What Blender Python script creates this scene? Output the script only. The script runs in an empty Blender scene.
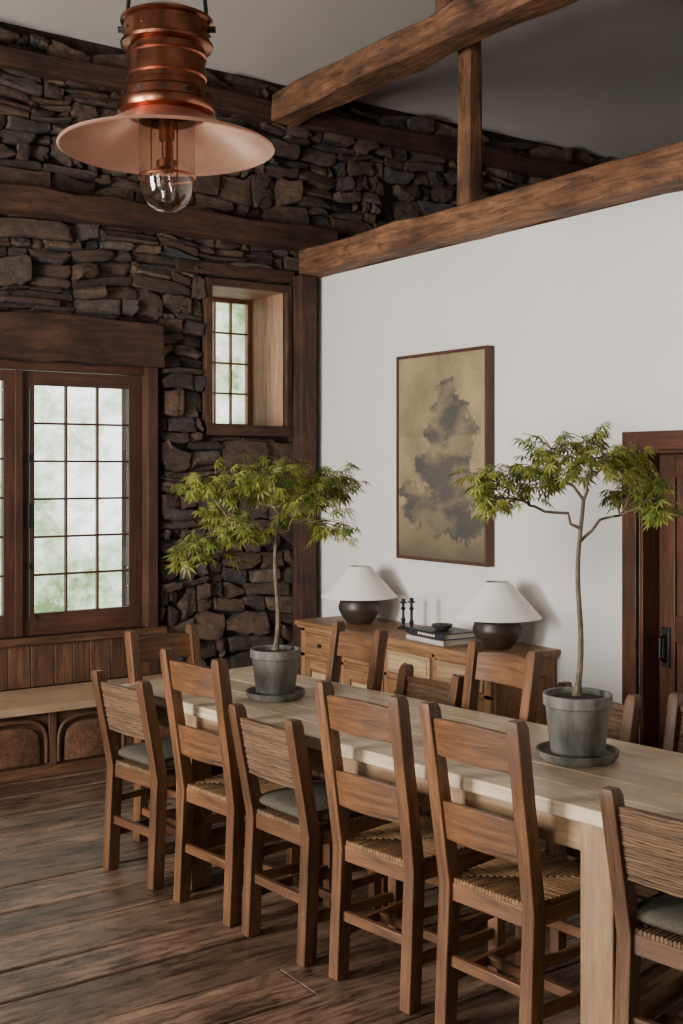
import bpy, bmesh, math, random
from mathutils import Vector, Matrix, noise
random.seed(7)
rnd=random.uniform
def lin(r,g,b):
    f=lambda c:(c/255/12.92) if c/255<=0.04045 else ((c/255+0.055)/1.055)**2.4
    return (f(r),f(g),f(b),1)
# ------------------------------------------------------------------ materials
def newmat(name):
    m=bpy.data.materials.new(name); m.use_nodes=True
    nt=m.node_tree; b=nt.nodes['Principled BSDF']
    return m,nt,b
def N(nt,t,**k):
    n=nt.nodes.new(t)
    for a,v in k.items():
        if a in n.inputs.keys(): n.inputs[a].default_value=v
        else: setattr(n,a,v)
    return n
def ramp(nt,stops):
    r=nt.nodes.new('ShaderNodeValToRGB'); e=r.color_ramp.elements
    while len(e)<len(stops): e.new(0.5)
    for i,(p,c) in enumerate(stops): e[i].position=p; e[i].color=c
    return r
def wood(name,c1,c2,rough=.5,sc=1.0,tone=.3,bump=.25,blotch=.35,spec=.4,stretch=16,knots=0,rvar=0,grime=0):
    m,nt,b=newmat(name); L=nt.links.new
    at=N(nt,'ShaderNodeAttribute',attribute_name='gc')
    mp=N(nt,'ShaderNodeMapping'); mp.inputs['Scale'].default_value=(1.2*sc,stretch*sc,stretch*sc)
    L(at.outputs['Vector'],mp.inputs['Vector'])
    n1=N(nt,'ShaderNodeTexNoise',Scale=2.5,Detail=8.0,Roughness=.7,Distortion=.8); L(mp.outputs[0],n1.inputs['Vector'])
    r=ramp(nt,[(.3,c1),(.7,c2)]); L(n1.outputs['Fac'],r.inputs['Fac'])
    n2=N(nt,'ShaderNodeTexNoise',Scale=3.0,Detail=5.0); L(at.outputs['Vector'],n2.inputs['Vector'])
    geo=N(nt,'ShaderNodeNewGeometry')
    mr=N(nt,'ShaderNodeMapRange'); mr.inputs['To Min'].default_value=1-tone; mr.inputs['To Max'].default_value=1+tone
    L(geo.outputs['Random Per Island'],mr.inputs['Value'])
    mr2=N(nt,'ShaderNodeMapRange'); mr2.inputs['From Min'].default_value=.3; mr2.inputs['From Max'].default_value=.7
    mr2.inputs['To Min'].default_value=1-blotch; mr2.inputs['To Max'].default_value=1+blotch
    L(n2.outputs['Fac'],mr2.inputs['Value'])
    mu=N(nt,'ShaderNodeMath',operation='MULTIPLY'); L(mr.outputs[0],mu.inputs[0]); L(mr2.outputs[0],mu.inputs[1])
    hs=N(nt,'ShaderNodeHueSaturation'); L(r.outputs['Color'],hs.inputs['Color']); L(mu.outputs[0],hs.inputs['Value'])
    last=hs.outputs['Color']
    if knots:
        mk=N(nt,'ShaderNodeMapping'); mk.inputs['Scale'].default_value=(knots,knots*2.6,knots*2.6); L(at.outputs['Vector'],mk.inputs[0])
        vo=N(nt,'ShaderNodeTexVoronoi',Scale=1.0); L(mk.outputs[0],vo.inputs['Vector'])
        rk=ramp(nt,[(.03,(0.3,.26,.22,1)),(.11,(1,1,1,1))]); L(vo.outputs['Distance'],rk.inputs[0])
        mx=N(nt,'ShaderNodeMix',data_type='RGBA',blend_type='MULTIPLY'); mx.inputs[0].default_value=.8
        L(last,mx.inputs[6]); L(rk.outputs[0],mx.inputs[7]); last=mx.outputs[2]
    if grime:
        mg=N(nt,'ShaderNodeMapping'); mg.inputs['Scale'].default_value=(2.2,9,9); L(at.outputs['Vector'],mg.inputs[0])
        ng=N(nt,'ShaderNodeTexNoise',Scale=2.0,Detail=12.0,Roughness=.8,Distortion=1.2); L(mg.outputs[0],ng.inputs['Vector'])
        rg=ramp(nt,[(.40,(.22,.19,.17,1)),(.49,(1,1,1,1)),(.57,(1,1,1,1)),(.67,(2.0,2.0,2.1,1))]); L(ng.outputs['Fac'],rg.inputs[0])
        mx=N(nt,'ShaderNodeMix',data_type='RGBA',blend_type='MULTIPLY'); mx.inputs[0].default_value=grime
        L(last,mx.inputs[6]); L(rg.outputs[0],mx.inputs[7]); last=mx.outputs[2]
    L(last,b.inputs['Base Color'])
    b.inputs['Roughness'].default_value=rough; b.inputs['Specular IOR Level'].default_value=spec
    if rvar:
        m3=N(nt,'ShaderNodeMapRange'); m3.inputs['From Min'].default_value=.35; m3.inputs['From Max'].default_value=.65
        m3.inputs['To Min'].default_value=rough-rvar; m3.inputs['To Max'].default_value=rough+rvar; L(n1.outputs['Fac'],m3.inputs[0]); L(m3.outputs[0],b.inputs['Roughness'])
    bp=N(nt,'ShaderNodeBump',Strength=bump,Distance=.01); L(n1.outputs['Fac'],bp.inputs['Height']); L(bp.outputs[0],b.inputs['Normal'])
    return m
def plain(name,c,rough=.5,metal=0,nscale=0,namt=.15,bump=0,spec=.5,trans=0,space='Object',zs=1):
    m,nt,b=newmat(name); L=nt.links.new
    b.inputs['Roughness'].default_value=rough; b.inputs['Metallic'].default_value=metal
    b.inputs['Specular IOR Level'].default_value=spec; b.inputs['Transmission Weight'].default_value=trans
    b.inputs['Base Color'].default_value=c
    if nscale:
        tc=N(nt,'ShaderNodeTexCoord'); n=N(nt,'ShaderNodeTexNoise',Scale=nscale,Detail=6.0,Roughness=.6)
        mp=N(nt,'ShaderNodeMapping'); mp.inputs['Scale'].default_value=(1,1,zs); L(tc.outputs[space],mp.inputs[0])
        L(mp.outputs[0],n.inputs['Vector'])
        d=tuple(max(0,x*(1-namt*2)) for x in c[:3])+(1,); u=tuple(min(1,x*(1+namt*2)) for x in c[:3])+(1,)
        r=ramp(nt,[(.3,d),(.7,u)]); L(n.outputs['Fac'],r.inputs['Fac']); L(r.outputs['Color'],b.inputs['Base Color'])
        if bump:
            bp=N(nt,'ShaderNodeBump',Strength=bump,Distance=.01); L(n.outputs['Fac'],bp.inputs['Height']); L(bp.outputs[0],b.inputs['Normal'])
    return m
M={}
M['oak']=wood('oak_wood',lin(56,35,21),lin(122,82,50),.46,tone=.16,blotch=.4,knots=1.2,grime=.3)
M['oak2']=wood('oak_wood_dark',lin(50,32,20),lin(106,72,46),.46,tone=.14,blotch=.35,grime=.3)
M['table']=wood('scrubbed_pine',lin(164,140,113),lin(212,192,165),.38,tone=.07,blotch=.14,sc=.8,bump=.15,knots=1.6,grime=.12)
M['table_leg']=wood('pine_leg',lin(106,80,55),lin(148,120,90),.55,tone=.06,blotch=.18,bump=.15,knots=1.5)
M['beam']=wood('hewn_beam',lin(62,40,28),lin(138,97,68),.75,sc=.9,tone=.12,blotch=.55,bump=1.0,stretch=10,grime=.7,knots=.7)
M['beam_dark']=wood('old_dark_beam',lin(38,25,19),lin(86,57,42),.75,sc=.9,tone=.15,blotch=.45,bump=1.0,stretch=10,grime=.6)
M['frame']=wood('window_wood',lin(52,32,24),lin(86,55,41),.5,tone=.1,blotch=.2)
M['frame_lt']=wood('reveal_wood',lin(120,86,64),lin(176,136,106),.55,tone=.1,blotch=.2)
M['floor']=wood('floor_boards',lin(36,26,21),lin(134,106,87),.30,sc=.8,tone=.36,blotch=.5,bump=.6,spec=.6,rvar=.13,knots=.8,grime=.9)
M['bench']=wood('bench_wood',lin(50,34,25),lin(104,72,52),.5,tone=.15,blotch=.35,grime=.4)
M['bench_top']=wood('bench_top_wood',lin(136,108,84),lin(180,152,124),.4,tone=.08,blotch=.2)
M['side']=wood('antique_pine',lin(108,76,50),lin(168,126,88),.45,tone=.1,blotch=.3,knots=2,grime=.25)
M['side_lt']=wood('worn_pine',lin(146,116,84),lin(198,168,132),.5,tone=.1,blotch=.2)
M['door']=wood('door_wood',lin(50,30,20),lin(98,61,42),.4,tone=.15,blotch=.3)
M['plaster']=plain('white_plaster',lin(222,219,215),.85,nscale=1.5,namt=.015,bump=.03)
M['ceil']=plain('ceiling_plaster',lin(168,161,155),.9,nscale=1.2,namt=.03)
M['mortar']=plain('mortar',lin(44,34,28),.95,nscale=20,namt=.3,bump=.8)
M['black']=plain('black_iron',lin(18,17,17),.45)
M['dark_ceramic']=plain('dark_ceramic',lin(58,47,38),.42,nscale=6,namt=.15)
M['shade']=plain('paper_shade',lin(238,233,226),.8)
M['copper']=plain('copper',lin(184,114,88),.3,metal=1,nscale=9,namt=.12)
M['copper_dk']=plain('aged_copper',lin(150,98,76),.26,metal=1,nscale=12,namt=.22)
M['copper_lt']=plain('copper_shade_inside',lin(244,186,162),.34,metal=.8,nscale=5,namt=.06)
M['zinc']=plain('weathered_pot',lin(104,102,95),.85,nscale=14,namt=.34,bump=.4,zs=.35)
M['soil']=plain('soil',lin(38,28,20),.95,nscale=40,namt=.3,bump=1)
M['bark']=plain('bark',lin(92,78,62),.8,nscale=30,namt=.25,bump=.5)
M['cushion']=plain('cushion_linen',lin(70,65,53),.9,nscale=120,namt=.12,bump=.3)
M['rush']=wood('woven_rush',lin(74,53,34),lin(142,108,72),.75,tone=.22,blotch=.25,sc=3)
M['rush_dk']=wood('woven_rush_dark',lin(64,46,32),lin(116,88,62),.75,tone=.22,blotch=.3,sc=3)
M['paper']=plain('book_paper',lin(220,214,200),.8)
M['bookdk']=plain('book_cover_dark',lin(40,40,44),.5)
M['booklt']=plain('book_cover_light',lin(196,190,180),.5)
M['pewter']=plain('pewter',lin(90,84,78),.4,metal=.6)
# stone
m,nt,b=newmat('field_stone'); L=nt.links.new; M['stone']=m
geo=N(nt,'ShaderNodeNewGeometry'); tc=N(nt,'ShaderNodeTexCoord')
r=ramp(nt,[(0,lin(60,48,41)),(.2,lin(110,87,69)),(.35,lin(78,70,66)),(.5,lin(122,96,76)),(.62,lin(76,60,50)),(.75,lin(102,76,58)),(.86,lin(72,70,74)),(.94,lin(136,117,99)),(1,lin(62,52,46))])
L(geo.outputs['Random Per Island'],r.inputs['Fac'])
n1=N(nt,'ShaderNodeTexNoise',Scale=13.0,Detail=12.0,Roughness=.8); L(tc.outputs['Object'],n1.inputs['Vector'])
mr=N(nt,'ShaderNodeMapRange'); mr.inputs['From Min'].default_value=.32; mr.inputs['From Max'].default_value=.68; mr.inputs['To Min'].default_value=.22; mr.inputs['To Max'].default_value=1.8
L(n1.outputs['Fac'],mr.inputs['Value'])
hs=N(nt,'ShaderNodeHueSaturation'); L(r.outputs['Color'],hs.inputs['Color']); L(mr.outputs[0],hs.inputs['Value']); L(hs.outputs[0],b.inputs['Base Color'])
b.inputs['Roughness'].default_value=.75
mp=N(nt,'ShaderNodeMapping'); mp.inputs['Scale'].default_value=(1,1,2.0); L(tc.outputs['Object'],mp.inputs[0])
n2=N(nt,'ShaderNodeTexNoise',Scale=12.0,Detail=12.0,Roughness=.78,Distortion=.6); L(mp.outputs[0],n2.inputs['Vector'])
bp=N(nt,'ShaderNodeBump',Strength=1.0,Distance=.09); L(n2.outputs['Fac'],bp.inputs['Height']); L(bp.outputs[0],b.inputs['Normal'])
# leaf
def leafmat(name,ca,cb,cc):
    m,nt,b=newmat(name); L=nt.links.new
    geo=N(nt,'ShaderNodeNewGeometry'); r=ramp(nt,[(0,ca),(.5,cb),(1,cc)]); L(geo.outputs['Random Per Island'],r.inputs['Fac'])
    L(r.outputs[0],b.inputs['Base Color']); b.inputs['Roughness'].default_value=.5
    tr=N(nt,'ShaderNodeBsdfTranslucent'); L(r.outputs[0],tr.inputs['Color'])
    mx=N(nt,'ShaderNodeMixShader'); mx.inputs[0].default_value=.4
    out=nt.nodes['Material Output']; L(b.outputs[0],mx.inputs[1]); L(tr.outputs[0],mx.inputs[2]); L(mx.outputs[0],out.inputs['Surface'])
    return m
M['leaf']=leafmat('maple_leaf',lin(88,104,44),lin(126,137,58),lin(172,172,82))
# glass
def glassmat(name,fac,col):
    m,nt,b=newmat(name); L=nt.links.new
    tr=N(nt,'ShaderNodeBsdfTransparent'); tr.inputs[0].default_value=col
    gl=N(nt,'ShaderNodeBsdfGlossy'); gl.inputs['Roughness'].default_value=.03
    lw=N(nt,'ShaderNodeLayerWeight'); lw.inputs[0].default_value=.25
    mu=N(nt,'ShaderNodeMath',operation='MULTIPLY_ADD'); mu.inputs[1].default_value=.55; mu.inputs[2].default_value=fac; L(lw.outputs['Facing'],mu.inputs[0])
    mx=N(nt,'ShaderNodeMixShader'); L(mu.outputs[0],mx.inputs[0]); L(tr.outputs[0],mx.inputs[1]); L(gl.outputs[0],mx.inputs[2])
    L(mx.outputs[0],nt.nodes['Material Output'].inputs['Surface']); return m
M['pane']=glassmat('window_glass',0.0,(.99,.99,.99,1)); M['lampglass']=glassmat('lamp_glass',.04,(.97,.95,.94,1))
# ------------------------------------------------------------------ builder
class MB:
    def __init__(s):
        s.bm=bmesh.new(); s.gc=s.bm.verts.layers.float_vector.new('gc'); s.mats=[]
    def mi(s,k):
        if k not in s.mats: s.mats.append(k)
        return s.mats.index(k)
    def rings(s,rings,mat,caps=True,smooth=False,closed=False):
        off=Vector((rnd(0,50),rnd(0,50),rnd(0,50))); mi=s.mi(mat); bv=[]; d=0; prev=None
        for R in rings:
            c=sum(R,Vector())/len(R)
            if prev is not None: d+=(c-prev).length
            prev=c; row=[]
            for p in R:
                v=s.bm.verts.new(p); q=p-c; v[s.gc]=off+Vector((d,q.x+q.y*.7,q.z+q.y*.4)); row.append(v)
            bv.append(row)
        n=len(rings[0])
        prs=list(zip(bv[:-1],bv[1:]))
        if closed: prs.append((bv[-1],bv[0]))
        for a,b in prs:
            for i in range(n):
                f=s.bm.faces.new((a[i],a[(i+1)%n],b[(i+1)%n],b[i])); f.material_index=mi; f.smooth=smooth
        if caps and not closed:
            for row in (bv[0][::-1],bv[-1]):
                f=s.bm.faces.new(row); f.material_index=mi
    def bar(s,p0,p1,w,h,mat,up=(0,0,1),seg=1,jit=0,bow=None,taper=1):
        p0=Vector(p0);p1=Vector(p1);up=Vector(up); d=(p1-p0).normalized(); sd=d.cross(up).normalized(); u=sd.cross(d).normalized()
        R=[]
        for i in range(seg+1):
            t=i/seg; c=p0.lerp(p1,t); k=1+(taper-1)*t
            if bow: c=c+Vector(bow)*(4*t*(1-t))
            ring=[]
            for a,b in ((-1,-1),(1,-1),(1,1),(-1,1)):
                ring.append(c+sd*(a*w/2*k+rnd(-jit,jit))+u*(b*h/2*k+rnd(-jit,jit)))
            R.append(ring)
        s.rings(R,mat)
    def box(s,x0,x1,y0,y1,z0,z1,mat,seg=1,jit=0,ax=None):
        d=(x1-x0,y1-y0,z1-z0); a=ax if ax is not None else d.index(max(d)); cx,cy,cz=(x0+x1)/2,(y0+y1)/2,(z0+z1)/2
        if a==0: s.bar((x0,cy,cz),(x1,cy,cz),d[1],d[2],mat,(0,0,1),seg,jit)
        elif a==1: s.bar((cx,y0,cz),(cx,y1,cz),d[0],d[2],mat,(0,0,1),seg,jit)
        else: s.bar((cx,cy,z0),(cx,cy,z1),d[0],d[1],mat,(0,1,0),seg,jit)
    def post(s,pts,mat):
        s.rings([[Vector((x-w/2,y-d/2,z)),Vector((x+w/2,y-d/2,z)),Vector((x+w/2,y+d/2,z)),Vector((x-w/2,y+d/2,z))] for x,y,z,w,d in pts],mat)
    def lathe(s,prof,c,mat,n=40,caps=True):
        c=Vector(c); s.rings([[c+Vector((r*math.cos(2*math.pi*i/n),r*math.sin(2*math.pi*i/n),z)) for i in range(n)] for r,z in prof],mat,caps=caps,smooth=True)
    def tube(s,pts,rad,mat,n=8):
        pts=[Vector(p) for p in pts]; R=[]
        for i,p in enumerate(pts):
            d=(pts[min(i+1,len(pts)-1)]-pts[max(i-1,0)]).normalized()
            a=d.cross(Vector((0.13,.97,.2))).normalized(); b=d.cross(a); r=rad[i] if isinstance(rad,(list,tuple)) else rad
            R.append([p+a*r*math.cos(2*math.pi*k/n)+b*r*math.sin(2*math.pi*k/n) for k in range(n)])
        s.rings(R,mat,smooth=True)
    def done(s,name,loc=(0,0,0),rz=0,bevel=0,sharp=35,parent=None):
        bmesh.ops.recalc_face_normals(s.bm,faces=s.bm.faces)
        me=bpy.data.meshes.new(name); s.bm.to_mesh(me); s.bm.free()
        for k in s.mats: me.materials.append(M[k])
        me.set_sharp_from_angle(angle=math.radians(sharp))
        return inst(name,me,loc,rz,bevel,parent)
def inst(name,me,loc=(0,0,0),rz=0,bevel=0,parent=None):
    o=bpy.data.objects.new(name,me); bpy.context.scene.collection.objects.link(o)
    o.location=loc; o.rotation_euler=(0,0,rz)
    if bevel:
        md=o.modifiers.new('bevel','BEVEL'); md.width=bevel; md.segments=2; md.limit_method='ANGLE'; md.angle_limit=math.radians(50)
    if parent: o.parent=parent
    return o
# ------------------------------------------------------------------ room dims
WX,NY=4.5,6.8            # white wall plane, stone wall plane
X0,X1,Y0=-2.6,11.0,-2.6
EAVE=4.24; RIDGE_Y=2.2; SL=.78
def ceil_z(y): return EAVE+SL*((7.0-y) if y>RIDGE_Y else (7.0-2*RIDGE_Y+y))
# floor
mb=MB(); y=Y0
while y<NY+.1:
    w=rnd(.22,.36); x=X0-rnd(0,2)
    while x<7:
        l=rnd(3.4,6.0); zz=rnd(-.005,.0)
        mb.box(max(x,X0),min(x+l,7),y,y+w-rnd(.008,.014),-.04,zz,'floor',ax=0,seg=14,jit=.002); x+=l+.006
    y+=w
mb.box(X0,7,Y0,NY+.6,-.1,-.045,'mortar')
mb.done('floor',bevel=.005)
# stone wall
OPN=[(1.58,3.32,.0,2.64),(3.635,4.31,1.92,2.98)]
mb=MB()
def wbox(mb,x0,x1,z0,z1,mat='mortar'): mb.box(x0,x1,NY+.03,NY+.53,z0,z1,mat,ax=0)
wbox(mb,X0,1.56,0,EAVE+.2);wbox(mb,1.56,3.30,0,.4);wbox(mb,1.56,3.30,2.36,EAVE+.2);wbox(mb,3.30,3.65,0,EAVE+.2)
wbox(mb,3.65,4.29,0,1.97);wbox(mb,3.65,4.29,2.95,EAVE+.2);wbox(mb,4.29,X1,0,EAVE+.2)
def stone(mb,x0,x1,z0,z1):
    for a,b,c,d in OPN:
        if x1>a and x0<b and z1>c and z0<d:
            ch=[]
            if x0<a: ch.append((x0,a,z0,z1))
            if x1>b: ch.append((b,x1,z0,z1))
            if z0<c: ch.append((x0,x1,z0,c))
            if z1>d: ch.append((x0,x1,d,z1))
            if not ch: return
            x0,x1,z0,z1=max(ch,key=lambda q:(q[1]-q[0])*(q[3]-q[2]))
    w,h=x1-x0,z1-z0
    if w<.03 or h<.015: return
    g=.0015; x0+=g;x1-=g;z0+=g;z1-=g; w,h=x1-x0,z1-z0
    cx,cz=(x0+x1)/2,(z0+z1)/2; dp=rnd(.0,.06); mn=min(w,h)
    c=[mn*rnd(.02,.2) if random.random()<.55 else mn*rnd(.3,.7) for _ in range(8)]
    P=[(x0+c[0]*1.5,z0),(x1-c[1]*1.5,z0),(x1,z0+c[2]*.7),(x1,z1-c[3]*.7),(x1-c[4]*1.5,z1),(x0+c[5]*1.5,z1),(x0,z1-c[6]*.7),(x0,z0+c[7]*.7)]
    Q=[]
    for i in range(8):
        a=P[i]; b_=P[(i+1)%8]; Q.append(a); j=mn*.09
        for f in ((.33,.67) if i in (0,4) else (.5,)):
            f+=rnd(-.1,.1); Q.append((a[0]+(b_[0]-a[0])*f+rnd(-j,j),a[1]+(b_[1]-a[1])*f+rnd(-j,j)))
    ang=rnd(-.07,.07)*min(1,.15/w); ca,sa=math.cos(ang),math.sin(ang)
    P=[(cx+(px-cx)*ca-(pz-cz)*sa,cz+(px-cx)*sa+(pz-cz)*ca) for px,pz in Q]
    tilt=rnd(-.035,.035); tz=rnd(-.035,.02)
    def warp(px,pz,y):
        nx=noise.noise(Vector((px*.9,pz*1.1,3)))*.09; nz=noise.noise(Vector((px*.9,pz*.9,9)))*.10+noise.noise(Vector((px*3.1,pz*2.9,5)))*.045
        k=1
        for a,b,c_,d in OPN:
            dx=max(a-px,px-b,0);dz=max(c_-pz,pz-d,0); k=min(k,math.hypot(dx,dz)/.25)
        return Vector((px+nx*k,y,pz+nz*k))
    def ring(k,y,ins,rg=.0): 
        fx=max(.35,1-ins*2/w); fz=max(.3,1-ins*2/h)
        return [warp(cx+(px-cx)*fx,cz+(pz-cz)*fz,y-(0 if k==0 else tilt*(px-cx)/w+tz*(pz-cz)/h+rnd(-rg,rg))) for px,pz in P]
    e=min(.010,h*.13)
    mb.rings([ring(0,NY+.06,0),ring(1,NY-dp+e*1.0+.004,0,.004),ring(1,NY-dp,e*.9,.004),ring(1,NY-dp-rnd(0,.008),min(w,h)*.28,.008)],'stone',smooth=False)
def split(mb,x0,x1,z0,z1):
    x=x0
    while x<x1-.01:
        w=rnd(.07,.34) if random.random()<.8 else rnd(.3,.5)
        if x1-(x+w)<.07: w=x1-x
        stone(mb,x,x+w,z0,z1); x+=w
z=-.02
while z<EAVE-.05:
    H=rnd(.14,.27); x=X0-.1
    while x<X1:
        q=random.random()
        if z+H<2.95 and x>4.75: break
        w=rnd(.25,.8)
        if q<.18: w=rnd(.14,.38); stone(mb,x,x+w,z,z+H)
        elif q<.56:
            k=rnd(.25,.75)*H; split(mb,x,x+w,z,z+k); split(mb,x,x+w,z+k,z+H)
        elif q<.88:
            a=H*rnd(.18,.42); b=H*rnd(.55,.82); split(mb,x,x+w,z,z+a); split(mb,x,x+w,z+a,z+b); split(mb,x,x+w,z+b,z+H)
        else:
            k=[0,.25+rnd(-.08,.08),.5+rnd(-.08,.08),.75+rnd(-.08,.08),1]
            for a,b in zip(k[:-1],k[1:]): split(mb,x,x+w,z+a*H,z+b*H)
        x+=w
    z+=H
mb.done('wall_north')
# white wall (east)
DY0,DY1,DZ=2.98,3.86,1.80
mb=MB(); T=.13
mb.box(WX,WX+T,Y0,DY0,0,3.035,'plaster');mb.box(WX,WX+T,DY0,DY1,DZ,3.035,'plaster');mb.box(WX,WX+T,DY1,NY+.02,0,3.035,'plaster')
mb.done('wall_east')
def gable(mb,x,t,mat):
    P=[(Y0,0),(NY+.4,0),(NY+.4,ceil_z(NY+.4)),(RIDGE_Y,ceil_z(RIDGE_Y)),(Y0,ceil_z(Y0))]
    mb.rings([[Vector((x,a,b)) for a,b in P],[Vector((x+t,a,b)) for a,b in P]],mat)
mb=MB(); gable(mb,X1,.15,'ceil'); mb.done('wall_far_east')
mb=MB(); WW=[(-1.6,-.2),(.9,2.3),(3.3,4.9)]; WZ0,WZ1=.7,2.9
ys=[Y0]+[v for w in WW for v in w]+[NY+.02]
for i in range(0,len(ys),2): mb.box(X0-.3,X0,ys[i],ys[i+1],0,4.2,'plaster')
for a,b_ in WW:
    mb.box(X0-.3,X0,a,b_,0,WZ0,'plaster'); mb.box(X0-.3,X0,a,b_,WZ1,4.2,'plaster')
P=[(Y0,4.2),(NY+.4,4.2),(RIDGE_Y,ceil_z(RIDGE_Y))]
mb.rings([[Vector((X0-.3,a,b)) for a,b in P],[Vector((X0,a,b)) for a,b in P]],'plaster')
mb.done('wall_west')
mb=MB()
mb.box(X0,X1,Y0-.2,Y0,0,4.3,'ceil')
mb.done('wall_south')
for i,(a,b_) in enumerate(WW):
    mb=MB()
    for yy in (a,b_-.06,(a+b_)/2-.03): mb.box(X0-.2,X0-.14,yy,yy+.06,WZ0,WZ1,'frame')
    for zz in (WZ0,WZ1-.06,WZ0+.7,WZ0+1.4): mb.box(X0-.2,X0-.14,a,b_,zz,zz+.05,'frame')
    mb.done('window_%d'%(i+3))
mb=MB()
for y0,y1 in ((NY+.6,RIDGE_Y),(RIDGE_Y,Y0-.2)):
    P=[(y0,ceil_z(y0)),(y1,ceil_z(y1)),(y1,ceil_z(y1)+.15),(y0,ceil_z(y0)+.15)]
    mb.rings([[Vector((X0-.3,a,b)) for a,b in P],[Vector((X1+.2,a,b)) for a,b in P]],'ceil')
mb.done('ceiling')
mb=MB(); mb.box(WX+.14,X1,Y0,NY-.06,2.9,3.02,'beam_dark'); mb.done('loft_floor')
# beams
def beam(name,p0,p1,w,h,mat,jit=.008,seg=14,bev=.012):
    mb=MB(); mb.bar(p0,p1,w,h,mat,(0,0,1) if abs((Vector(p1)-Vector(p0)).normalized().z)<.9 else (0,1,0),seg,jit); return mb.done(name,bevel=bev)
beam('ceiling_beam',(4.455,Y0,3.125),(4.455,6.70,3.125),.25,.175,'beam',seg=34,jit=.012)
beam('ceiling_beam.001',(4.20,Y0,4.15),(4.20,6.69,4.15),.2,.19,'beam',seg=34,jit=.013)
beam('wall_beam',(X0,6.76,3.295),(4.62,6.76,3.295),.26,.145,'beam_dark',seg=30,jit=.012)
beam('wall_plate_beam',(X0,6.82,4.135),(X1,6.82,4.135),.26,.12,'beam_dark',seg=36,jit=.014)
beam('timber_post',(4.44,5.06,3.225),(4.44,5.06,4.40),.10,.115,'beam',seg=5,jit=.004)
beam('timber_post.001',(4.36,5.15,4.25),(4.36,5.15,ceil_z(5.15)-.06),.11,.12,'beam',seg=5)
beam('timber_post.002',(4.375,6.70,0),(4.375,6.70,3.035),.13,.11,'beam_dark',seg=10,jit=.004)
beam('trim_1',(1.5,6.77,2.495),(3.30,6.77,2.495),.2,.28,'beam_dark',seg=12,jit=.014)
beam('trim_2',(3.42,6.77,3.03),(4.33,6.77,3.03),.06,.085,'beam_dark',seg=6,jit=.004)
# main window
mb=MB(); yF=6.85
mb.box(1.56,1.62,6.74,6.95,.4,2.36,'frame'); mb.box(3.215,3.285,6.74,6.95,.4,2.36,'frame')
mb.box(1.62,3.215,6.8,6.95,2.305,2.36,'frame'); mb.box(1.62,3.215,6.76,6.95,.655,.70,'frame')
def casement(mb,xa,xb,za,zb,y,st,cols,rows,th=.045,mun=.016,bot=None,mat='frame'):
    bot=bot or st
    mb.box(xa,xa+st,y-th/2,y+th/2,za,zb,mat);mb.box(xb-st,xb,y-th/2,y+th/2,za,zb,mat)
    mb.box(xa+st,xb-st,y-th/2,y+th/2,za,za+bot,mat);mb.box(xa+st,xb-st,y-th/2,y+th/2,zb-st,zb,mat)
    gx0,gx1,gz0,gz1=xa+st,xb-st,za+bot,zb-st
    for i in range(1,cols):
        x=gx0+(gx1-gx0)*i/cols; mb.box(x-mun/2,x+mun/2,y-.015,y+.015,gz0,gz1,mat)
    for i in range(1,rows):
        z=gz0+(gz1-gz0)*i/rows; mb.box(gx0,gx1,y-.014,y+.014,z-mun/2,z+mun/2,mat)
    mb.box(gx0,gx1,y-.002,y+.002,gz0,gz1,'pane')
casement(mb,1.63,2.38,.70,2.30,yF,.065,3,6,bot=.13,mun=.013); casement(mb,2.42,3.21,.70,2.30,yF,.085,3,6,bot=.13,mun=.013)
mb.box(2.38,2.425,yF-.045,yF+.02,.70,2.30,'frame')
mb.tube([(2.465,yF-.05,.8),(2.465,yF-.05,2.2)],.007,'black'); mb.box(2.45,2.48,yF-.07,yF-.02,1.35,1.5,'black'); mb.box(2.452,2.478,yF-.06,yF-.02,1.1,1.14,'black');mb.box(2.452,2.478,yF-.06,yF-.02,1.75,1.79,'black')
mb.done('window_1',bevel=.003)
mb=MB(); x=1.52
while x<3.3:
    w=rnd(.11,.17); mb.box(x,min(x+w-.004,3.32),6.75,6.79,.4,.655,'bench',ax=2); x+=w
mb.box(1.5,3.34,6.72,6.8,.655,.70,'bench')
mb.done('trim_3',bevel=.003)
# small window
mb=MB()
xa,xb,za,zb=3.68,4.262,2.0,2.92
mb.box(xa-.025,xa,6.78,7.3,za-.02,zb+.02,'frame_lt');mb.box(xb,xb+.025,6.78,7.3,za-.02,zb+.02,'frame_lt')
mb.box(xa,xb,6.78,7.3,zb,zb+.025,'frame_lt');mb.box(xa,xb,6.78,7.3,za-.025,za,'frame_lt')
mb.box(xa-.045,xa-.0,6.74,6.8,za-.07,zb+.045,'beam_dark');mb.box(xb,xb+.04,6.74,6.8,za-.07,zb+.045,'beam_dark')
mb.box(xa,xb,6.74,6.8,zb,zb+.045,'beam_dark');mb.box(xa-.045,xb+.04,6.73,6.8,za-.07,za,'beam_dark')
casement(mb,xa,xb,za,zb,7.25,.03,4,4,mun=.013,mat='frame_lt')
mb.done('window_2',bevel=.003)
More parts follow.
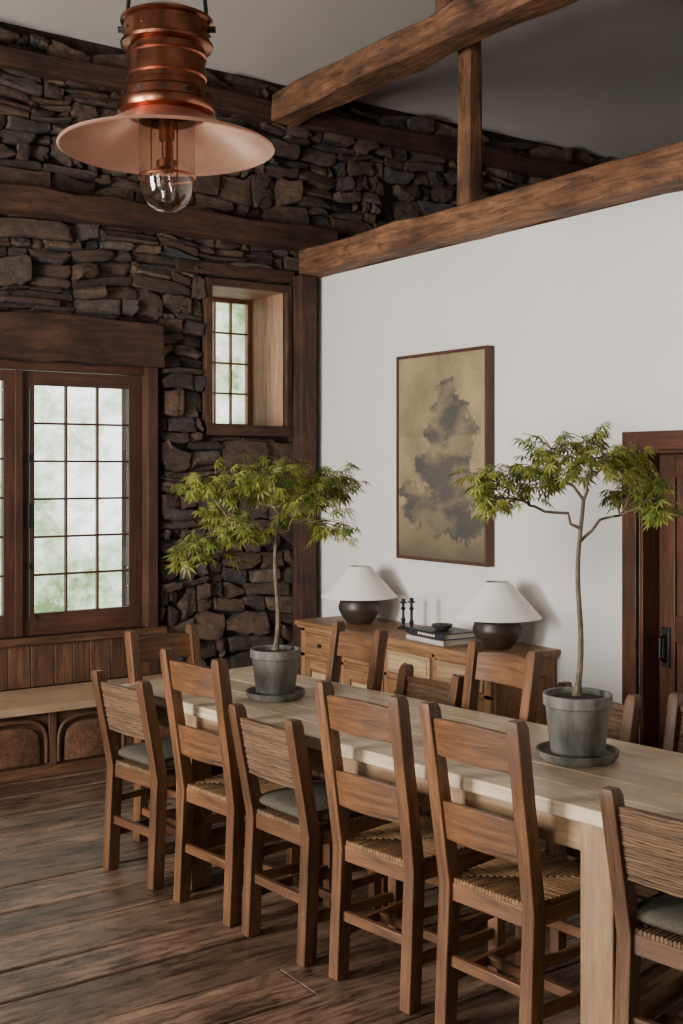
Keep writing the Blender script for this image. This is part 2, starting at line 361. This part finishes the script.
# door
mb=MB()
mb.box(WX-.028,WX-.002,DY1,DY1+.09,0,DZ+.09,'door');mb.box(WX-.028,WX-.002,DY0-.09,DY0,0,DZ+.09,'door');mb.box(WX-.032,WX-.002,DY0,DY1,DZ,DZ+.09,'door')
mb.box(WX,WX+.16,DY1-.02,DY1,0,DZ,'door');mb.box(WX,WX+.16,DY0,DY0+.02,0,DZ,'door');mb.box(WX,WX+.16,DY0+.02,DY1-.02,DZ-.02,DZ,'door')
xd=WX+.12
for a,b_ in ((DY1-.12,DY1-.02),(DY0+.02,DY0+.12),((DY0+DY1)/2-.05,(DY0+DY1)/2+.05)): mb.box(xd,xd+.04,a,b_,.01,DZ-.02,'door')
for a,b_ in ((.01,.22),(.85,.98),(1.66,1.78)): mb.box(xd+.002,xd+.038,DY0+.12,DY1-.12,a,b_,'door')
for a,b_ in ((.2,.86),(.96,1.68)): mb.box(xd+.015,xd+.03,DY0+.1,DY1-.1,a,b_,'door',ax=2)
mb.box(xd-.012,xd,DY1-.095,DY1-.045,.72,.92,'black'); mb.tube([(xd-.01,DY1-.07,.88),(xd-.05,DY1-.07,.87),(xd-.05,DY1-.07,.77),(xd-.01,DY1-.07,.75)],.008,'black')
mb.done('door_1',bevel=.004)
# window bench with arched panels
mb=MB(); bx0,bx1,by0=-.4,3.3,6.2
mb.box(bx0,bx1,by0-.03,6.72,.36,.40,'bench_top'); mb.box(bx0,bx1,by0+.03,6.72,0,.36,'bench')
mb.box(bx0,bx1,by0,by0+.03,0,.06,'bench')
px=bx0; pw=.46
while px<bx1-.1:
    xe=min(px+pw,bx1); mb.box(px,px+.045,by0+.005,by0+.03,.06,.36,'bench')
    cx=(px+.045+xe)/2; rx=(xe-px-.045)/2-.012
    pts=[]
    for a in [i/16 for i in range(17)]:
        t=math.pi*(1-a); ex=math.cos(t); ez=math.sin(t)
        pts.append((cx+rx*math.copysign(abs(ex)**.6,ex),by0+.012,.15+.17*abs(ez)**.6))
    pts=[(cx-rx,by0+.012,.075)]+pts+[(cx+rx,by0+.012,.075)]
    mb.tube(pts,.013,'bench',6)
    pts2=[(cx+(p[0]-cx)*.82,by0+.022,.075+(p[2]-.075)*.86) for p in pts]
    mb.rings([[Vector((p[0],by0+.031,p[2])) for p in pts2],[Vector((p[0],by0+.014,p[2])) for p in pts2],[Vector((cx+(p[0]-cx)*.9,by0+.006,.08+(p[2]-.08)*.9)) for p in pts2]],'bench')
    px=xe
mb.done('window_bench',bevel=.003)
# ------------------------------------------------------------------ table frame coords
n_=Vector((.9925,.121,0)); t_=Vector((.121,-.9925,0)); TR=math.atan2(-.9925,.121)
def P(D,s,z=0): return n_*D+t_*s+Vector((0,0,z))
mb=MB(); L_=3.02; W_=.76; H_=.76
hw=W_/2; hl=L_/2; nb=5
for i in range(nb):
    y0=-hw+W_*i/nb; mb.box(-hl+.11,hl-.11,y0+.001,y0+W_/nb-.001,H_-.045,H_-rnd(0,.0012),'table',ax=0)
for sx in (-1,1): mb.box(min(sx*hl,sx*(hl-.109)),max(sx*hl,sx*(hl-.109)),-hw,hw,H_-.045,H_,'table',ax=1)
LX=(-1.02,1.0)
for sy in (-1,1):
    y=sy*(hw-.03); mb.box(-hl+.1,hl-.1,y-.014,y+.014,H_-.13,H_-.045,'table_leg')
    for x in LX:
        yc=sy*(hw-.065)
        mb.post([(x,yc,0,.105,.10),(x,yc,.02,.11,.105),(x,yc,H_-.045,.11,.105)],'table_leg')
for x in (-hl+.1,hl-.1,LX[0],LX[1]): mb.box(x-.014,x+.014,-hw+.04,hw-.04,H_-.13,H_-.045,'table_leg')
for x in LX: mb.box(x-.03,x+.03,-hw+.1,hw-.1,.12,.2,'table_leg')
TC=P(3.04,-2.92)
TROT=math.atan2(t_.y,t_.x)
mb.done('dining_table',(TC.x,TC.y,0),TROT,bevel=.004)
# ------------------------------------------------------------------ chairs
def pillow(mb,cx,cy,cz,sx,sy,sz,mat,n=28,m_=8):
    R=[]
    for j in range(m_+1):
        v=-math.pi/2+math.pi*j/m_; k=max(abs(math.cos(v)),.02)**.35; zz=math.copysign(abs(math.sin(v))**.9,math.sin(v))*sz
        ring=[]
        for i in range(n):
            a=2*math.pi*i/n; ca,sa=math.cos(a),math.sin(a)
            ring.append(Vector((cx+sx*k*math.copysign(abs(ca)**.28,ca),cy+sy*k*math.copysign(abs(sa)**.28,sa),cz+zz)))
        R.append(ring)
    mb.rings(R,mat,smooth=True)
def chair_mesh(kind):
    mb=MB(); wd='oak' if kind=='ladder' else 'oak2'
    xb,xf=.165,.19; top=1.0 if kind=='ladder' else .85
    def by(z): 
        return -.205+.02*min(z/.44,1) if z<=.44 else -.185-(z-.44)*(.15 if kind=='ladder' else .2)
    def bx(z): return xb+(.0 if z<.44 else (z-.44)*.012)
    for s_ in (-1,1):
        zs=[0,.2,.44,.6,.8,top-.02,top]
        mb.post([(s_*bx(z),by(z),z,(.046 if z<top else .034),(.054 if z<top else .042)*(1 if z<.6 else .93)) for z in zs],wd)
        mb.post([(s_*xf,.19,0,.042,.042),(s_*xf,.19,.46,.046,.046),(s_*xf,.19,.468,.036,.036)],wd)
        mb.bar((s_*xb,-.18,.425),(s_*xf,.19,.425),.028,.05,wd)
        mb.bar((s_*xb,-.2,.15),(s_*xf,.19,.15),.02,.034,wd); 
        mb.bar((s_*xb,-.195,.29),(s_*xf,.19,.29),.018,.028,wd)
    mb.bar((-xf,.19,.425),(xf,.19,.425),.028,.05,wd);mb.bar((-xb,-.185,.42),(xb,-.185,.42),.028,.055,wd)
    mb.bar((-xf,.19,.25),(xf,.19,.25),.02,.034,wd);mb.bar((-xb,-.195,.21),(xb,-.195,.21),.02,.034,wd)
    mb.bar((-xb-.01,0,.15),(xb+.01,0,.15),.022,.03,wd)
    n=24; zc=.454
    def sp(u,v):
        w=xb-.01+(xf-xb)*(v+1)/2; return Vector((u*w,.005+v*.195,zc+.006*max(abs(u),abs(v))))
    for i in range(n):
        u=-1+(2*i+1)/n; e=abs(u); r=1.0/n*.97
        for sgn in (-1,1):
            for mode in (0,1):
                R=[]; dz=rnd(-.0015,.0015)
                for k in range(3):
                    q=[1.03,(1+e)/2,e][k]*sgn
                    a0,a1=(u-r,u+r)
                    if mode==0: A=[sp(q,a0),sp(q,(a0+a1)/2),sp(q,a1)]
                    else: A=[sp(a0,q),sp((a0+a1)/2,q),sp(a1,q)]
                    A[1]=A[1]+Vector((0,0,.004+dz))
                    dn=Vector((0,0,-.03))
                    R.append([A[0]+dn,A[0],A[1],A[2],A[2]+dn])
                mb.rings(R,'rush' if kind=='ladder' else 'rush_dk')
    if kind=='ladder':
        for z0,z1 in ((.845,.955),(.585,.70)):
            rings=[]; ns=10
            for i in range(ns+1):
                f=i/ns; x=-xb+2*xb*f; bow=-.022*4*f*(1-f); arch=.010*4*f*(1-f)
                ring=[]
                for zz,dy in ((z0,-.01),(z0,.01),(z1+arch,.01),(z1+arch,-.01)):
                    ring.append(Vector((x,by(zz)+bow+dy,zz)))
                rings.append(ring)
            mb.rings(rings,wd)
    else:
        zt,zb_=.805,.60
        for z in (zt-.01,zb_+.01): mb.bar((-xb,by(z),z),(xb,by(z),z),.018,.022,wd)
        k=24
        for i in range(k):
            z=zb_+(zt-zb_)*(i+.5)/k
            pts=[]
            for j in range(9):
                f=j/8; pts.append((-xb+.005+(2*xb-.01)*f,by(z)-.004-.012*4*f*(1-f)+rnd(-.002,.002),z+rnd(-.0025,.0025)))
            mb.tube(pts,rnd(.0052,.007),'rush_dk',6)
        pillow(mb,0,.0,.492,.185,.19,.026,'cushion')
    bmesh.ops.recalc_face_normals(mb.bm,faces=mb.bm.faces)
    me=bpy.data.meshes.new('chair_'+kind); mb.bm.to_mesh(me); mb.bm.free()
    for k in mb.mats: me.materials.append(M[k])
    me.set_sharp_from_angle(angle=math.radians(40)); return me
LAD=chair_mesh('ladder'); RUS=chair_mesh('rush')
def chair(me,D,s,rot,zs=1): 
    p=P(D,s); o=inst('dining_chair',me,(p.x,p.y,0),rot,bevel=.004); o.scale=(1,1,zs)
r0=TR
for me,D,s,dr in ((RUS,2.79,-4.19,.03),(LAD,2.80,-3.67,0),(RUS,2.79,-3.21,-.04),(LAD,2.80,-2.74,.02),(LAD,2.80,-2.25,-.02),(RUS,2.88,-1.665,.02)):
    chair(me,D,s,r0+dr)
for me,D,s,dr in ((LAD,3.29,-3.88,-.16),(RUS,3.32,-3.44,-.1),(LAD,3.31,-3.04,-.12),(RUS,3.50,-2.63,-.06),(RUS,3.64,-2.2,-.04)):
    chair(me,D,s-(.08 if s>-2.7 else 0),r0+math.pi+dr)
chair(LAD,3.04,-4.38,math.atan2(-t_.x,t_.y)+.03,.955)
# ------------------------------------------------------------------ potted maples
Rc=Vector((.8195,-.5731,0)); Fc=Vector((.5731,.8195,0))
def maple(base,pr,ph,pads,trunk_top,seed,leafsize,tr,ng):
    random.seed(seed); mb=MB()
    mb.lathe([(.0,0),(pr*1.05,0),(pr*1.16,.012),(pr*1.2,.03),(pr*1.12,.03),(pr*1.05,.016),(.0,.014)],(0,0,0),'zinc',caps=False)
    z0=.016
    mb.lathe([(0.0,z0),(pr*.74,z0),(pr*.78,z0+.01),(pr*.93,z0+ph*.78),(pr*.95,z0+ph*.8),(pr*1.0,z0+ph*.82),(pr*1.0,z0+ph),(pr*.9,z0+ph),(pr*.88,z0+ph*.9)],(0,0,0),'zinc',caps=False)
    mb.lathe([(pr*.89,z0+ph*.9),(pr*.6,z0+ph*.94),(0.0,z0+ph*.96)],(0,0,0),'soil',caps=False)
    zt=z0+ph*.93; pts=[];rad=[]
    for i in range(15):
        f=i/14; z=zt+(trunk_top-zt)*f
        pts.append(Rc*(tr[0]*math.sin(f*7)+tr[1]*f)+Fc*(.014*math.sin(f*5+1))+Vector((0,0,z))); rad.append(.0105*(1-f*.4)+(.008 if i==0 else 0))
    mb.tube(pts,rad,'bark',8)
    def leaf(c,out,size):
        up=Vector((rnd(-.7,.7),rnd(-.7,.7),1)).normalized()
        d=(out+Vector((rnd(-.9,.9),rnd(-.9,.9),rnd(-.9,-.1)))); d=(d-up*d.dot(up)*.5).normalized(); sd=d.cross(up).normalized(); up=sd.cross(d)
        cv=mb.bm.verts.new(c); mi=mb.mi('leaf')
        for a,l in ((0,1),(-.55,.92),(.55,.92),(-1.1,.72),(1.1,.72),(-1.8,.4),(1.8,.4)):
            l*=size*rnd(.85,1.1); dr=d*math.cos(a)+sd*math.sin(a); pe=d*-math.sin(a)+sd*math.cos(a)
            m0=c+dr*l*.5-up*size*.04; tip=c+dr*l-up*size*rnd(.15,.4)
            w=l*.095
            f=mb.bm.faces.new((cv,mb.bm.verts.new(m0+pe*w),mb.bm.verts.new(tip),mb.bm.verts.new(m0-pe*w))); f.material_index=mi
    def limb(a,b,ra,rb,n=6,wob=.012,sag=.02):
        q=[]; 
        for i in range(n+1):
            f=i/n; p=a.lerp(b,f)+Vector((0,0,sag*4*f*(1-f)))
            if 0<i<n: p=p+Vector((rnd(-wob,wob),rnd(-wob,wob),rnd(-wob,wob)))
            q.append(p)
        mb.tube(q,[ra+(rb-ra)*i/n for i in range(n+1)],'bark',6); return q
    pads=sorted(pads,key=lambda p:p[0]); groups=[pads[i*len(pads)//ng:(i+1)*len(pads)//ng] for i in range(ng)]
    for gi,g in enumerate(groups):
        cen=sum((Rc*q[0]+Fc*q[1]+Vector((0,0,q[2]-.03)) for q in g),Vector())/len(g)
        st=pts[14 if gi in (1,2) else (12 if gi==0 else 11)]
        lm=limb(st,st.lerp(cen,.62),.006,.004)
        node=lm[-1]
        for (lx,dz,hz,rr) in g:
            c=Rc*lx+Fc*dz+Vector((0,0,hz))
            tw=limb(node if random.random()<.6 else lm[3],c,.0038,.0018,5,.008,.015)
            nt_=int(7+56*rr)
            for k in range(nt_):
                a=rnd(0,6.28); q=rr*math.sqrt(rnd(.03,1.7)); e=c+Vector((math.cos(a)*q,math.sin(a)*q,.03-.36*q*q/rr+rnd(-.045,.035)))
                fr=tw[random.randint(2,5)]; mb.tube([fr,fr.lerp(e,.5)+Vector((0,0,.014)),e],[.002,.0014,.0009],'bark',4)
                od=(e-c); od.z=-.02; od=od.normalized()
                for j in range(random.randint(4,7)):
                    leaf(e.lerp(fr,rnd(-.05,.5))+Vector((rnd(-.024,.024),rnd(-.024,.024),rnd(-.03,.012))),od,leafsize*rnd(.7,1.2))
    return mb.done('potted_maple_tree',base)
def pads_px(lst,cx,pxm):
    out=[]
    for x,y,hw,d in lst: out.append(((x-cx)/pxm,d,.94-(y-470)/pxm,hw/pxm))
    return out
p=P(3.0,-3.75,.7612)
maple(p,.104,.185,pads_px([(200,484,26,.0),(240,472,28,-.12),(288,460,32,.08),(338,472,24,.0),(202,545,26,.05),(240,528,26,-.1),(262,494,30,.16),(318,494,30,-.12),(342,528,20,.05),(334,484,26,.14),(280,476,28,-.2),(222,516,20,.1),(300,520,18,.15)],279,241),.76,11,.054,(.008,.01),4)
p=P(3.10,-2.30,.7612)
maple(p,.112,.195,pads_px([(490,484,24,.0),(518,468,26,.1),(545,446,30,-.1),(588,438,34,.06),(562,466,30,.2),(615,458,30,-.12),(648,478,26,.04),(664,504,14,-.05),(496,498,14,-.08),(580,460,30,-.22),(636,490,18,.14),(538,484,20,.0)],579,306),.84,12,.046,(.010,.012),4)
random.seed(21)
# ------------------------------------------------------------------ sideboard
mb=MB(); sx0,sx1,sy0,sy1,sh=4.02,4.49,4.42,6.2,.746
mb.box(sx0-.03,sx1,sy0-.03,sy1+.03,sh-.03,sh,'side',ax=1)
mb.box(sx0-.018,sx1,sy0-.018,sy1+.018,sh-.045,sh-.03,'side',ax=1)
mb.box(sx0+.01,sx1,sy0+.01,sy1-.01,.06,sh-.045,'side',ax=1)
mb.box(sx0-.01,sx1,sy0-.01,sy1+.01,0,.08,'side',ax=1)
for yy in (sy0,sy1-.05): mb.box(sx0,sx0+.05,yy,yy+.05,.06,sh-.045,'side')
mb.box(sx0,sx0+.02,sy0,sy1,.52,.545,'side'); mb.box(sx0,sx0+.02,sy0,sy1,sh-.065,sh-.045,'side')
nd=4; bw=(sy1-sy0-.06)/nd
for i in range(nd):
    a=sy0+.03+bw*i; b_=a+bw
    if i: mb.box(sx0,sx0+.02,a-.015,a+.015,.08,sh-.045,'side')
    mt='side_lt' if i<2 else 'side'
    mb.box(sx0-.006,sx0+.02,a+.025,b_-.025,.552,.674,mt,ax=1)
    mb.box(sx0-.012,sx0,a+.045,b_-.045,.572,.654,mt,ax=1)
    c=(a+b_)/2
    mb.tube([(sx0-.01,c,.613),(sx0-.02,c,.613),(sx0-.026,c,.613),(sx0-.036,c,.613)],[.006,.007,.014,.010],'black',10)
    mb.box(sx0-.004,sx0+.02,a+.02,a+.08,.10,.51,'side',ax=2);mb.box(sx0-.004,sx0+.02,b_-.08,b_-.02,.10,.51,'side',ax=2)
    mb.box(sx0-.004,sx0+.02,a+.08,b_-.08,.10,.16,'side',ax=1);mb.box(sx0-.004,sx0+.02,a+.08,b_-.08,.45,.51,'side',ax=1)
    mb.box(sx0+.003,sx0+.014,a+.095,b_-.095,.175,.435,'side_lt',ax=2)
    mb.tube([(sx0-.004,a+.05,.34),(sx0-.02,a+.05,.34),(sx0-.03,a+.05,.34)],[.005,.011,.008],'side',10)
mb.box(sx0+.03,sx0+.09,sy0-.004,sy0+.02,.08,sh-.045,'side',ax=2);mb.box(sx1-.07,sx1-.01,sy0-.004,sy0+.02,.08,sh-.045,'side',ax=2)
mb.box(sx0+.09,sx1-.07,sy0-.004,sy0+.02,.08,.15,'side',ax=0);mb.box(sx0+.09,sx1-.07,sy0-.004,sy0+.02,.61,sh-.045,'side',ax=0)
mb.done('sideboard',bevel=.003)
def tlamp(x,y):
    mb=MB()
    mb.lathe([(0,0),(.07,0),(.08,.006),(.108,.04),(.128,.08),(.132,.105),(.12,.14),(.08,.165),(.045,.175),(.042,.19),(0,.19)],(0,0,0),'dark_ceramic',caps=False)
    mb.lathe([(.012,.185),(.012,.25),(.02,.25),(.02,.3),(.0,.3)],(0,0,0),'pewter',16,caps=False)
    mb.lathe([(.238,.165),(.066,.355),(.064,.355),(.236,.165)],(0,0,0),'shade',56,caps=False)
    mb.tube([(-.066,0,.35),(0,0,.345),(.066,0,.35)],.0025,'pewter',6); mb.tube([(0,-.066,.35),(0,0,.345),(0,.066,.35)],.0025,'pewter',6)
    mb.tube([(0,0,.3),(0,0,.348)],.004,'pewter',6)
    mb.done('table_lamp',(x,y,sh+.0005))
tlamp(4.235,5.86); tlamp(4.25,4.62)
def stick(x,y,h):
    mb=MB(); mb.lathe([(0,0),(.035,0),(.036,.008),(.012,.018),(.009,.04),(.016,.055),(.009,.07),(.008,h*.62),(.016,h*.68),(.008,h*.74),(.009,h*.84),(.024,h*.87),(.022,h*.9),(.012,h*.9),(.013,h),(0,h)],(0,0,0),'black',20,caps=False)
    mb.done('candlestick',(x,y,sh+.0005))
stick(4.30,5.50,.18); stick(4.26,5.37,.20)
mb=MB(); 
def book(z,h,l,w,dx,a,mat):
    for zz in (z,z+h-.004): mb.bar((dx-w/2,0,zz+.002),(dx+w/2,0,zz+.002),l,.004,mat)
    mb.bar((dx-w/2,0,z+h/2),(dx-w/2+.004,0,z+h/2),l,h,mat); mb.bar((dx-w/2+.006,0,z+h/2),(dx+w/2-.005,0,z+h/2),l-.01,h-.009,'paper')
book(0,.028,.34,.25,0,0,'booklt'); book(.029,.034,.32,.24,.005,0,'bookdk')
for k in range(8): mb.bar((-.118,-.075+.02*k,.046),(-.1155,-.075+.02*k,.046),.011,.013,'paper')
mb.done('book_stack',(4.17,4.98,sh+.0005),-.04)
mb=MB(); mb.lathe([(0,0),(.03,0),(.05,.012),(.062,.032),(.058,.032),(.046,.015),(0,.008)],(0,0,0),'pewter',28,caps=False)
mb.done('decorative_bowl',(4.16,4.97,sh+.064))
# ------------------------------------------------------------------ painting
def painting():
    W,H=.80,1.217; nx,ny=150,228
    bm=bmesh.new(); cl=bm.verts.layers.float_color.new('paint'); grid=[]
    base=Vector(lin(128,114,86)[:3]); warm=Vector(lin(170,149,110)[:3]); dark=Vector(lin(54,57,63)[:3]); mid=Vector(lin(74,70,58)[:3])
    def blob(u,v,cx,cy,rx,ry): return 1-math.hypot((u-cx)/rx,(v-cy)/ry)
    for j in range(ny+1):
        row=[]
        for i in range(nx+1):
            u=i/nx; v=j/ny
            q=Vector((u*3,v*4.5,0)); w=noise.fractal(q*2.6,.75,2,7)*.07; w2=noise.fractal(q*2.6+Vector((9,9,9)),.75,2,7)*.05
            uu,vv=u+w,v+w2
            m=max(blob(uu,vv,.57,.80,.15,.08),blob(uu,vv,.60,.70,.22,.12),blob(uu,vv,.45,.62,.15,.07),blob(uu,vv,.76,.62,.15,.09),blob(uu,vv,.62,.56,.28,.14),blob(uu,vv,.52,.44,.34,.13),blob(uu,vv,.70,.34,.30,.12),blob(uu,vv,.40,.25,.36,.09),blob(uu,vv,.70,.17,.36,.08),blob(uu,vv,.13,.33,.13,.03))
            m=max(0,min(1,m*6+.1)); fog=max(0,min(1,.75+1.4*noise.fractal(Vector((u*3.2+4,v*8,2)),.9,2,6)))
            m*=.4+.6*fog; c=base.lerp(warm,max(0,min(1,.5+noise.fractal(q*.9+Vector((3,0,5)),1,2,4)*.8+(.3 if .25<v<.6 else 0))))
            if v<.25: c=c.lerp(mid,min(1,(.25-v)*3.4))
            c=c.lerp(dark,m*.85)
            vt=bm.verts.new((0,-u*W,v*H)); vt[cl]=(c.x,c.y,c.z,1); row.append(vt)
        grid.append(row)
    for j in range(ny):
        for i in range(nx): bm.faces.new((grid[j][i],grid[j+1][i],grid[j+1][i+1],grid[j][i+1]))
    me=bpy.data.meshes.new('canvas'); bm.to_mesh(me); bm.free()
    m,nt,b=newmat('ink_landscape_paint'); L=nt.links.new
    at=N(nt,'ShaderNodeAttribute',attribute_name='paint'); tc=N(nt,'ShaderNodeTexCoord'); no=N(nt,'ShaderNodeTexNoise',Scale=60.0,Detail=5.0); L(tc.outputs['Object'],no.inputs[0])
    mr=N(nt,'ShaderNodeMapRange'); mr.inputs['To Min'].default_value=.6; mr.inputs['To Max'].default_value=1.2; L(no.outputs[0],mr.inputs[0])
    hs=N(nt,'ShaderNodeHueSaturation'); L(at.outputs['Color'],hs.inputs['Color']); L(mr.outputs[0],hs.inputs['Value']); L(hs.outputs[0],b.inputs['Base Color']); b.inputs['Roughness'].default_value=.65
    me.materials.append(m)
    root=bpy.data.objects.new('framed_painting',None); bpy.context.scene.collection.objects.link(root); root.location=(4.445,5.75,1.15)
    inst('canvas',me,(0,-.02,.02),0,0,root)
    mb=MB()
    mb.box(-.006,.05,-.02,0,0,1.257,'frame');mb.box(-.006,.05,-.84,-.82,0,1.257,'frame');mb.box(-.006,.05,-.82,-.02,0,.02,'frame');mb.box(-.006,.05,-.82,-.02,1.237,1.257,'frame')
    mb.box(.01,.05,-.82,-.02,.02,1.237,'frame')
    mb.done('frame',parent=root)
painting()
# ------------------------------------------------------------------ pendant
mb=MB()
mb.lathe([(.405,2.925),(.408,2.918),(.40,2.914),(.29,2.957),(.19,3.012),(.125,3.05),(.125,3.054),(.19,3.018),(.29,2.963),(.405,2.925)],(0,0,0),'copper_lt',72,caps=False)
mb.lathe([(.115,3.03),(.185,3.045),(.19,3.055),(.19,3.075),(.178,3.085),(.178,3.115),(.155,3.13),(.155,3.15),(.146,3.155),(.146,3.29),(.162,3.295),(.173,3.30),(.175,3.31),(.162,3.318),(.162,3.385),(.175,3.392),(.175,3.402),(.16,3.41),(.10,3.44),(.05,3.455),(.0,3.46)],(0,0,0),'copper_dk',64,caps=False)
for i in range(12):
    a=i*math.pi/6; c=Vector((math.cos(a),math.sin(a),0))
    mb.tube([c*.17+Vector((0,0,3.10)),c*.1795+Vector((0,0,3.10))],.010,'black',12)
    mb.tube([c*.14+Vector((0,0,3.35)),c*.166+Vector((0,0,3.35))],.005,'copper_dk',8)
mb.lathe([(.147,3.174),(.152,3.18),(.147,3.186)],(0,0,0),'copper',48,caps=False)
mb.lathe([(.147,3.254),(.152,3.26),(.147,3.266)],(0,0,0),'copper',48,caps=False)
mb.lathe([(.106,3.05),(.106,2.84),(.103,2.79),(.092,2.74),(.068,2.70),(.035,2.682),(.0,2.679)],(0,0,0),'lampglass',48,caps=False)
mb.lathe([(.112,3.05),(.112,3.02),(.107,3.02)],(0,0,0),'copper',48,caps=False)
mb.lathe([(.107,2.815),(.110,2.81),(.107,2.805)],(0,0,0),'copper',48,caps=False)
mb.lathe([(.0,3.05),(.03,3.04),(.03,2.95),(.02,2.94),(.02,2.88),(.040,2.87),(.040,2.845),(.02,2.83),(.0,2.83)],(0,0,0),'copper_dk',32,caps=False)
mb.lathe([(.016,2.83),(.018,2.80),(.032,2.77),(.034,2.75),(.022,2.722),(0,2.715)],(0,0,0),'lampglass',24,caps=False)
for a in (0.4,2.5,4.6):
    c=Vector((math.cos(a),math.sin(a),0)); mb.tube([c*.06+Vector((0,0,3.04)),c*.06+Vector((0,0,2.81))],.0035,'copper_dk',6)
mb.tube([(-.03,0,2.81),(0,0,2.79),(.03,0,2.81)],.004,'copper_dk',6)
bail=[]
for i in range(21):
    t=math.pi*i/20; q=Rc*(-.15*math.copysign(abs(math.cos(t))**.75,math.cos(t))); bail.append(q+Vector((0,0,3.38+.26*math.sin(t)**.8)))
mb.tube(bail,.008,'black',8)
for s_ in (-1,1): mb.tube([Rc*(s_*.15)+Vector((0,0,3.37)),Rc*(s_*.185)+Vector((0,0,3.37))],.012,'black',10)
mb.tube([(0,0,3.635),(0,0,ceil_z(3.985)-.02)],.007,'black',8)
mb.lathe([(.0,ceil_z(3.985)-.08),(.05,ceil_z(3.985)-.07),(.06,ceil_z(3.985)+.04),(0,ceil_z(3.985)+.05)],(0,0,0),'black',24,caps=False)
mb.done('pendant_lamp',(1.979,3.985,0))
# ------------------------------------------------------------------ world & lights
w=bpy.data.worlds.new('World'); bpy.context.scene.world=w; w.use_nodes=True; nt=w.node_tree; L=nt.links.new
bg=nt.nodes['Background']; tc=N(nt,'ShaderNodeTexCoord'); no=N(nt,'ShaderNodeTexNoise',Scale=24.0,Detail=10.0,Roughness=.8); L(tc.outputs['Generated'],no.inputs['Vector'])
n5=N(nt,'ShaderNodeTexNoise',Scale=5.0,Detail=3.0); L(tc.outputs['Generated'],n5.inputs['Vector'])
ad=N(nt,'ShaderNodeMath',operation='ADD'); L(no.outputs[0],ad.inputs[0]); L(n5.outputs[0],ad.inputs[1])
r=ramp(nt,[(.41,lin(96,122,76)),(.48,lin(182,194,166)),(.55,lin(246,248,246))])
hf=N(nt,'ShaderNodeMath',operation='MULTIPLY'); hf.inputs[1].default_value=.5; L(ad.outputs[0],hf.inputs[0])
L(hf.outputs[0],r.inputs[0]); L(r.outputs[0],bg.inputs['Color']); bg.inputs['Strength'].default_value=3.4
def area(name,loc,rot,sx,sy,e,col=(1,.95,.90)):
    l=bpy.data.lights.new(name,'AREA'); l.shape='RECTANGLE'; l.size=sx; l.size_y=sy; l.energy=e; l.color=col
    o=bpy.data.objects.new(name,l); bpy.context.scene.collection.objects.link(o); o.location=loc; o.rotation_euler=rot
for i,(a,b_) in enumerate(WW):
    area('daylight_west',(X0-.35,(a+b_)/2,(WZ0+WZ1)/2),(0,math.radians(-90),0),2.1,1.35,(10,170,620)[i])
# ------------------------------------------------------------------ camera
cam=bpy.data.cameras.new('camera'); co=bpy.data.objects.new('camera',cam); bpy.context.scene.collection.objects.link(co)
co.location=(0,0,1.7); co.rotation_euler=(math.radians(90),0,math.radians(-34.97))
cam.sensor_fit='VERTICAL'; cam.sensor_height=24; cam.lens=1160/1024*24; cam.shift_y=-42/1024; cam.clip_start=.05
bpy.context.scene.camera=co
